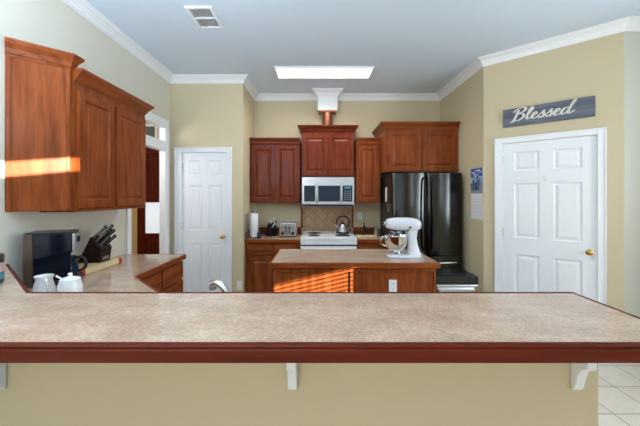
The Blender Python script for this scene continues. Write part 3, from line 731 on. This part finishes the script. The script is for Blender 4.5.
for x, cz, a, b in ((-.185, .318, .030, .032), (-.178, .318, .042, .042), (-.15, .319, .052, .052), (-.08, .318, .060, .062), (.0, .315, .064, .066), (.07, .312, .064, .064), (.115, .311, .058, .056), (.142, .310, .044, .042), (.152, .310, .022, .02)):
    secs.append([(x, y, z) for y, z in rr(0, cz, a, b, 24, 2.3)])
loft(MB(), secs).build('head', PEARL, t, smooth=True)
MB().lathe([(.020, -.184), (.021, -.205), (.017, -.208)], (0, 0, .32), 18, 'x').build('hub_cap', CHROME, t, smooth=True)
MB().tube([(-.20, -.0, .325), (-.215, -.025, .325)], .008, 8).build('hub_knob', BLKPL, t)
m = MB().lathe([(.058, .250), (.056, .240), (.030, .228), (.022, .205)], (-.085, 0, 0), 24); m.build('planetary', CHROME, t, smooth=True)
m = MB().lathe([(.045, .031), (.050, .036), (.050, .046), (.042, .052), (.055, .060), (.082, .085), (.100, .125), (.106, .165), (.107, .205), (.111, .208), (.110, .212), (.103, .210), (.101, .165), (.094, .125), (.076, .088), (.03, .066), (.002, .064)], (-.085, 0, 0), 36, close=False)
bw = m.build('bowl', CHROME, t, smooth=True)
MB().tube(catmull([(-.188, -.02, .190), (-.225, -.03, .192), (-.240, -.034, .16), (-.225, -.03, .125), (-.18, -.02, .105)], 6), .008, 8).build('bowl_handle', CHROME, bw, smooth=True)
MB().tube([(-.085, 0, .206), (-.085, 0, .10)], [.010, .03], 10).build('beater', STEEL, t, smooth=True)
MB().lathe([(.010, -.062), (.010, -.072), (.006, -.074)], (.03, 0, .29), 12, 'y').build('speed_knob', BLKPL, t)
MB().tube([(.0, -.066, .262), (.02, -.072, .262)], .006, 8).build('lock_lever', BLKPL, t)

# ------------------------------------------------------------------ left counter things
ZC = .9125
cmx, cmy, cmr = -1.757, 2.055, .46
t = thing('coffee_maker', 'black drip coffee maker in the left counter corner', 'coffee maker', (cmx, cmy, ZC), cmr); t.scale = (.97, 1, .965)
# local: +x is the front; camera sees the -y side
MB().box(-.125, -.02, -.09, .09, .03, .352).build('body', GLOSSBLK, t, bev=.006)
MB().box(-.175, -.1255, -.09, .09, .0, .352).build('water_tank', TANK, t, bev=.005)
MB().box(-.1250, .11, -.095, .095, 0, .03).build('base', BLKPL, t, bev=.006)
MB().box(-.0195, .078, -.09, .09, .215, .352).build('brew_head', GLOSSBLK, t, bev=.006)
MB().box(-.122, .075, -.0935, -.0905, .032, .350).build('side_panel', GLOSSBLK, t, bev=.001)
MB().box(-.17, .082, -.088, .088, .3525, .362).build('lid', BLKPL, t, bev=.004)
MB().box(.0785, .095, -.088, .088, .222, .346).build('control_panel', STEEL, t, bev=.004)
MB().box(.0955, .0965, -.04, .04, .28, .32).build('display', DKGLASS, t)
m = MB().lathe([(.055, .032), (.064, .040), (.070, .08), (.062, .13), (.048, .155), (.050, .165)], (.03, 0, 0), 24); m.build('carafe', DKGLASS, t, smooth=True)
MB().lathe([(.052, .1655), (.052, .18), (.02, .186)], (.03, 0, 0), 24).build('carafe_lid', BLKPL, t, smooth=True)
MB().tube(catmull([(.078, 0, .165), (.12, 0, .165), (.138, 0, .13), (.134, 0, .09), (.098, 0, .065)], 6), .010, 8).build('carafe_handle', BLKPL, t, smooth=True)

def cream(loc, label):
    t = thing('creamer', label, 'creamer', loc); t.scale = (.87, .87, .87)
    MB().lathe([(.045, 0), (.056, .004), (.062, .02), (.060, .06), (.050, .10), (.044, .125), (.052, .148), (.050, .150), (.041, .126), (.047, .10), (.056, .06), (.05, .012), (.002, .01)], n=30, close=False).build('body', CERAMIC, t, smooth=True)
    MB().tube(catmull([(.036, -.026, .13), (.058, -.046, .125), (.066, -.05, .09), (.058, -.038, .05), (.048, -.03, .04)], 6), .007, 8).build('handle', CERAMIC, t, smooth=True)
    return t
cream((-1.575, 1.725, ZC), 'white ceramic creamer jug in front of the coffee maker')
t = thing('sugar_bowl', 'white lidded sugar bowl next to the creamer jug', 'sugar bowl', (-1.425, 1.725, ZC)); t.scale = (.86, .86, .84)
MB().lathe([(.045, 0), (.058, .004), (.068, .03), (.068, .08), (.060, .115), (.056, .125)], n=30).build('body', CERAMIC, t, smooth=True)
MB().lathe([(.058, .1255), (.058, .131), (.045, .142), (.015, .150), (.010, .156), (.015, .164), (.010, .172), (.002, .174)], n=28).build('lid', CERAMIC, t, smooth=True)
MB().tube([(-.050, -.012, .138), (-.066, -.02, .150), (-.074, -.024, .160)], [.005, .006, .007], 8).build('spoon', CERAMIC, t, smooth=True)

t = thing('chopping_board', 'thick pale chopping board with red corners under the knife block', 'chopping board', (-1.835, 2.412, ZC))
MB().box(-.10, .11, -.22, .22, 0, .042).build('board', LIGHTWOOD, t, bev=.004)
for sx, sy in ((1, -1), (1, 1)):
    MB().box(.095, .1125, sy*.205-.018, sy*.205+.018, -.0005, .0432).build('corner_guard', RED, t, bev=.003)
BL = (-1.845, 2.50, ZC+.043); BR = .0
kb = knife_block('espresso brown knife block standing on the chopping board', BL, BR, 1.14, KNIFEWOOD)
MB().box(.0735, .079, -.035, .035, .02, .045).xform(Matrix.Rotation(.0, 4, 'Y')).build('maker_plate', STEEL, kb)
KG = 'steel and black knives in the brown block'
for u, v, l, nm in ((.90, -.030, .115, 'tall steel and black knife in the brown block, nearest the wall and camera'), (.88, .03, .12, 'tall knife at the far wall side of the brown block'),
                    (.60, -.034, .105, 'knife in the second row of the brown block on the camera side'), (.62, .0, .11, 'knife in the centre of the brown block'), (.60, .034, .105, 'knife in the second row of the brown block on the far side'),
                    (.28, -.030, .085, 'short knife in the low front row of the brown block on the camera side'), (.28, .03, .085, 'short knife in the low front row of the brown block on the far side')):
    knife(kb, slot(BL, BR, 1.14, u, v), BR, tilt, l*1.18, nm, KG, BLKPL, .012, slim=.009)

t = thing('jar_candle', 'dark jar candle with pink and teal label at the left end of the bar', 'candle', (-1.607, 1.47, 1.0715))
MB().lathe([(.046, 0), (.049, .004), (.049, .115), (.047, .12)], n=28).build('jar', mat('smoke_glass', (66, 62, 66), .12), t, smooth=True)
MB().lathe([(.0496, .055), (.0496, .10)], n=28, close=False).build('pink_band', PINK, t, smooth=True)
MB().lathe([(.0496, .02), (.0496, .052)], n=28, close=False).build('teal_band', TEAL, t, smooth=True)
MB().lathe([(.05, .1205), (.05, .138), (.046, .141)], n=28).build('lid', mat('pewter', (128, 128, 130), .35, 1), t, smooth=True)

# ------------------------------------------------------------------ calendar, sign
t = thing('wall_calendar', 'wall calendar with a blue city picture beside the refrigerator', 'calendar', (XS-.001, 3.622, 1.222), -PI/2)
# local x = -y world, local -y = -x world (into room)
cwid = .13
MB().box(-cwid, cwid, -.006, -.001, 0, .308).build('page', PAPER, t)
pc = MB().box(-cwid, cwid, -.0062, -.001, .309, .612).build('picture', CARDL, t)
m = MB(); m.box(-cwid, cwid, -.0072, -.0064, .545, .612); m.box(-cwid, -.06, -.0072, -.0064, .50, .545); m.box(.05, cwid, -.0072, -.0064, .515, .545); m.build('sky', CARDP, pc)
m = MB()
for x, wv, h in ((-.125, .03, .10), (-.088, .026, .14), (-.03, .03, .11), (.004, .022, .20), (.03, .03, .13), (.095, .03, .07)): m.box(x, x+wv, -.0080, -.0074, .335, .335+h)
m.build('dark_towers', CARDD, pc)
m = MB()
for x, wv, h in ((-.130, .04, .06), (-.06, .028, .17), (-.10, .03, .08), (.026, .022, .19), (.06, .034, .16), (.105, .025, .11)): m.box(x, x+wv, -.0084, -.0081, .335, .335+h)
m.build('pale_towers', mat('slate_print', (104, 128, 164), .5), pc)
m = MB(); m.box(-.10, -.03, -.0076, -.0073, .552, .566); m.box(-.02, .09, -.0076, -.0073, .575, .590); m.box(.06, .12, -.0076, -.0073, .556, .566); m.build('clouds', PAPER, pc)
m = MB(); m.box(-cwid, cwid, -.0088, -.0082, .309, .345); m.box(.07, cwid, -.0088, -.0082, .345, .40); m.build('foreground', CARDG, pc)
m = MB()
for r in range(6): m.box(-.112, .112, -.0066, -.0061, .04+r*.042, .0416+r*.042)
for c in range(8): m.box(-.112+c*.032, -.111+c*.032, -.0066, -.0061, .04, .25)
m.build('date_grid', CARDL, t)

t = thing('wall_sign', 'weathered grey wooden sign reading Blessed above the angled door', 'sign', (DA.x, DA.y, 0), math.atan2(DD.y, DD.x))
MB().box(.199, .952, -.024, -.002, 2.26, 2.452).build('board', SIGNW, t, bev=.002)
# cursive strokes in units of x-height
strokes = {
 'B': ([[(.30, 1.75), (.26, 1.2), (.14, .4), (.02, -.10), (-.12, -.22), (-.22, -.05)], [(-.15, 1.35), (.0, 1.70), (.35, 1.95), (.75, 2.0), (.95, 1.75), (.80, 1.35), (.35, 1.08), (.75, 1.0), (.92, .65), (.75, .18), (.38, -.05), (.12, .10), (.10, .30)]], 1.08),
 'l': ([[(.0, .30), (.25, .75), (.52, 1.5), (.50, 1.88), (.36, 1.75), (.22, 1.1), (.15, .35), (.24, .02), (.42, .12), (.55, .32)]], .52),
 'e': ([[(.0, .30), (.25, .45), (.45, .72), (.40, .98), (.24, .92), (.10, .50), (.16, .10), (.36, .0), (.60, .25), (.66, .34)]], .62),
 's': ([[(.0, .30), (.28, .75), (.42, 1.10), (.40, .80), (.52, .35), (.40, .02), (.18, -.02), (.08, .15), (.30, .12), (.60, .28), (.68, .36)]], .64),
 'd': ([[(.58, .80), (.42, .98), (.18, .80), (.06, .35), (.16, .02), (.36, .10), (.58, .60), (.86, 1.50), (.98, 2.05), (.84, 1.75), (.66, .90), (.60, .25), (.72, .02), (.95, .20), (1.08, .42)]], 1.0)}
m = MB(); cx = 0; S = .064; X0 = .292; Z0 = 2.318
for ch in 'Blessed':
    ss, adv = strokes[ch]
    for st in ss:
        pts = catmull([(p[0]+cx, p[1], 0) for p in st], 8)
        n = len(pts); L_, R_ = [], []
        for i, p in enumerate(pts):
            d_ = pts[min(i+1, n-1)]-pts[max(i-1, 0)]; d_.normalize()
            down = abs(d_.y)*(1 if d_.y < 0 else .45)
            hw_ = (.045+.085*down)*min(1, .35+i/4, .35+(n-1-i)/4)
            nn = Vector((-d_.y, d_.x, 0))
            for lst, sg in ((L_, 1), (R_, -1)):
                q = p+nn*hw_*sg; lst.append((X0+S*q.x*1.52+S*.22*q.y, -.0262, Z0+S*1.0*q.y))
        for i in range(n-1):
            f4 = [L_[i], L_[i+1], R_[i+1], R_[i]]
            m.face(f4)
    cx += adv
bmesh.ops.remove_doubles(m.bm, verts=m.bm.verts, dist=1e-6)
r = bmesh.ops.extrude_face_region(m.bm, geom=m.bm.faces[:])
bmesh.ops.translate(m.bm, verts=[v for v in r['geom'] if isinstance(v, bmesh.types.BMVert)], vec=(0, .0018, 0))
m.build('lettering', SIGNTXT, t)

# ------------------------------------------------------------------ ceiling light and vent
t = thing('ceiling_light', 'flat rectangular fluorescent ceiling light over the kitchen', 'ceiling light', (.075, 3.84, CZ))
m = MB(); m.box(-.615, .615, -.165, -.147, -.024, 0); m.box(-.615, .615, .147, .165, -.026, 0); m.box(-.615, -.595, -.147, .147, -.026, 0); m.box(.595, .615, -.147, .147, -.026, 0); m.build('frame', TRIM, t, bev=.003)
MB().box(-.594, .594, -.146, .146, -.018, -.004).build('diffuser', LAMPE, t)
ld = bpy.data.lights.new('tube_light', 'AREA'); ld.shape = 'RECTANGLE'; ld.size = 1.15; ld.size_y = .27; ld.energy = 14; ld.spread = math.radians(150); ld.color = (1, .95, .86)
lo = bpy.data.objects.new('tube_light', ld); col.objects.link(lo); lo.location = (.075, 3.84, CZ-.035)
t = thing('ceiling_vent', 'white slatted air vent in the ceiling', 'vent', (-1.005, 2.67, CZ))
m = MB(); m.box(-.115, .115, -.16, -.135, -.012, 0); m.box(-.115, .115, .135, .16, -.012, 0); m.box(-.115, -.09, -.135, .135, -.012, 0); m.box(.09, .115, -.135, .135, -.012, 0); m.box(-.09, .09, -.010, .010, -.012, 0); m.build('frame', TRIM, t, bev=.002)
MB().box(-.09, .09, -.135, .135, -.002, -.0005).build('duct', GRILLEDK, t)
m = MB()
for y0, y1 in ((-.133, -.011), (.011, .133)):
    for k in range(9):
        x = -.082+k*.0205; m.prism([(x-.0035, -.010), (x-.0015, -.010), (x+.0025, -.003), (x+.0005, -.003)], y0, y1, 'y')
m.build('louvers', TRIM, t)
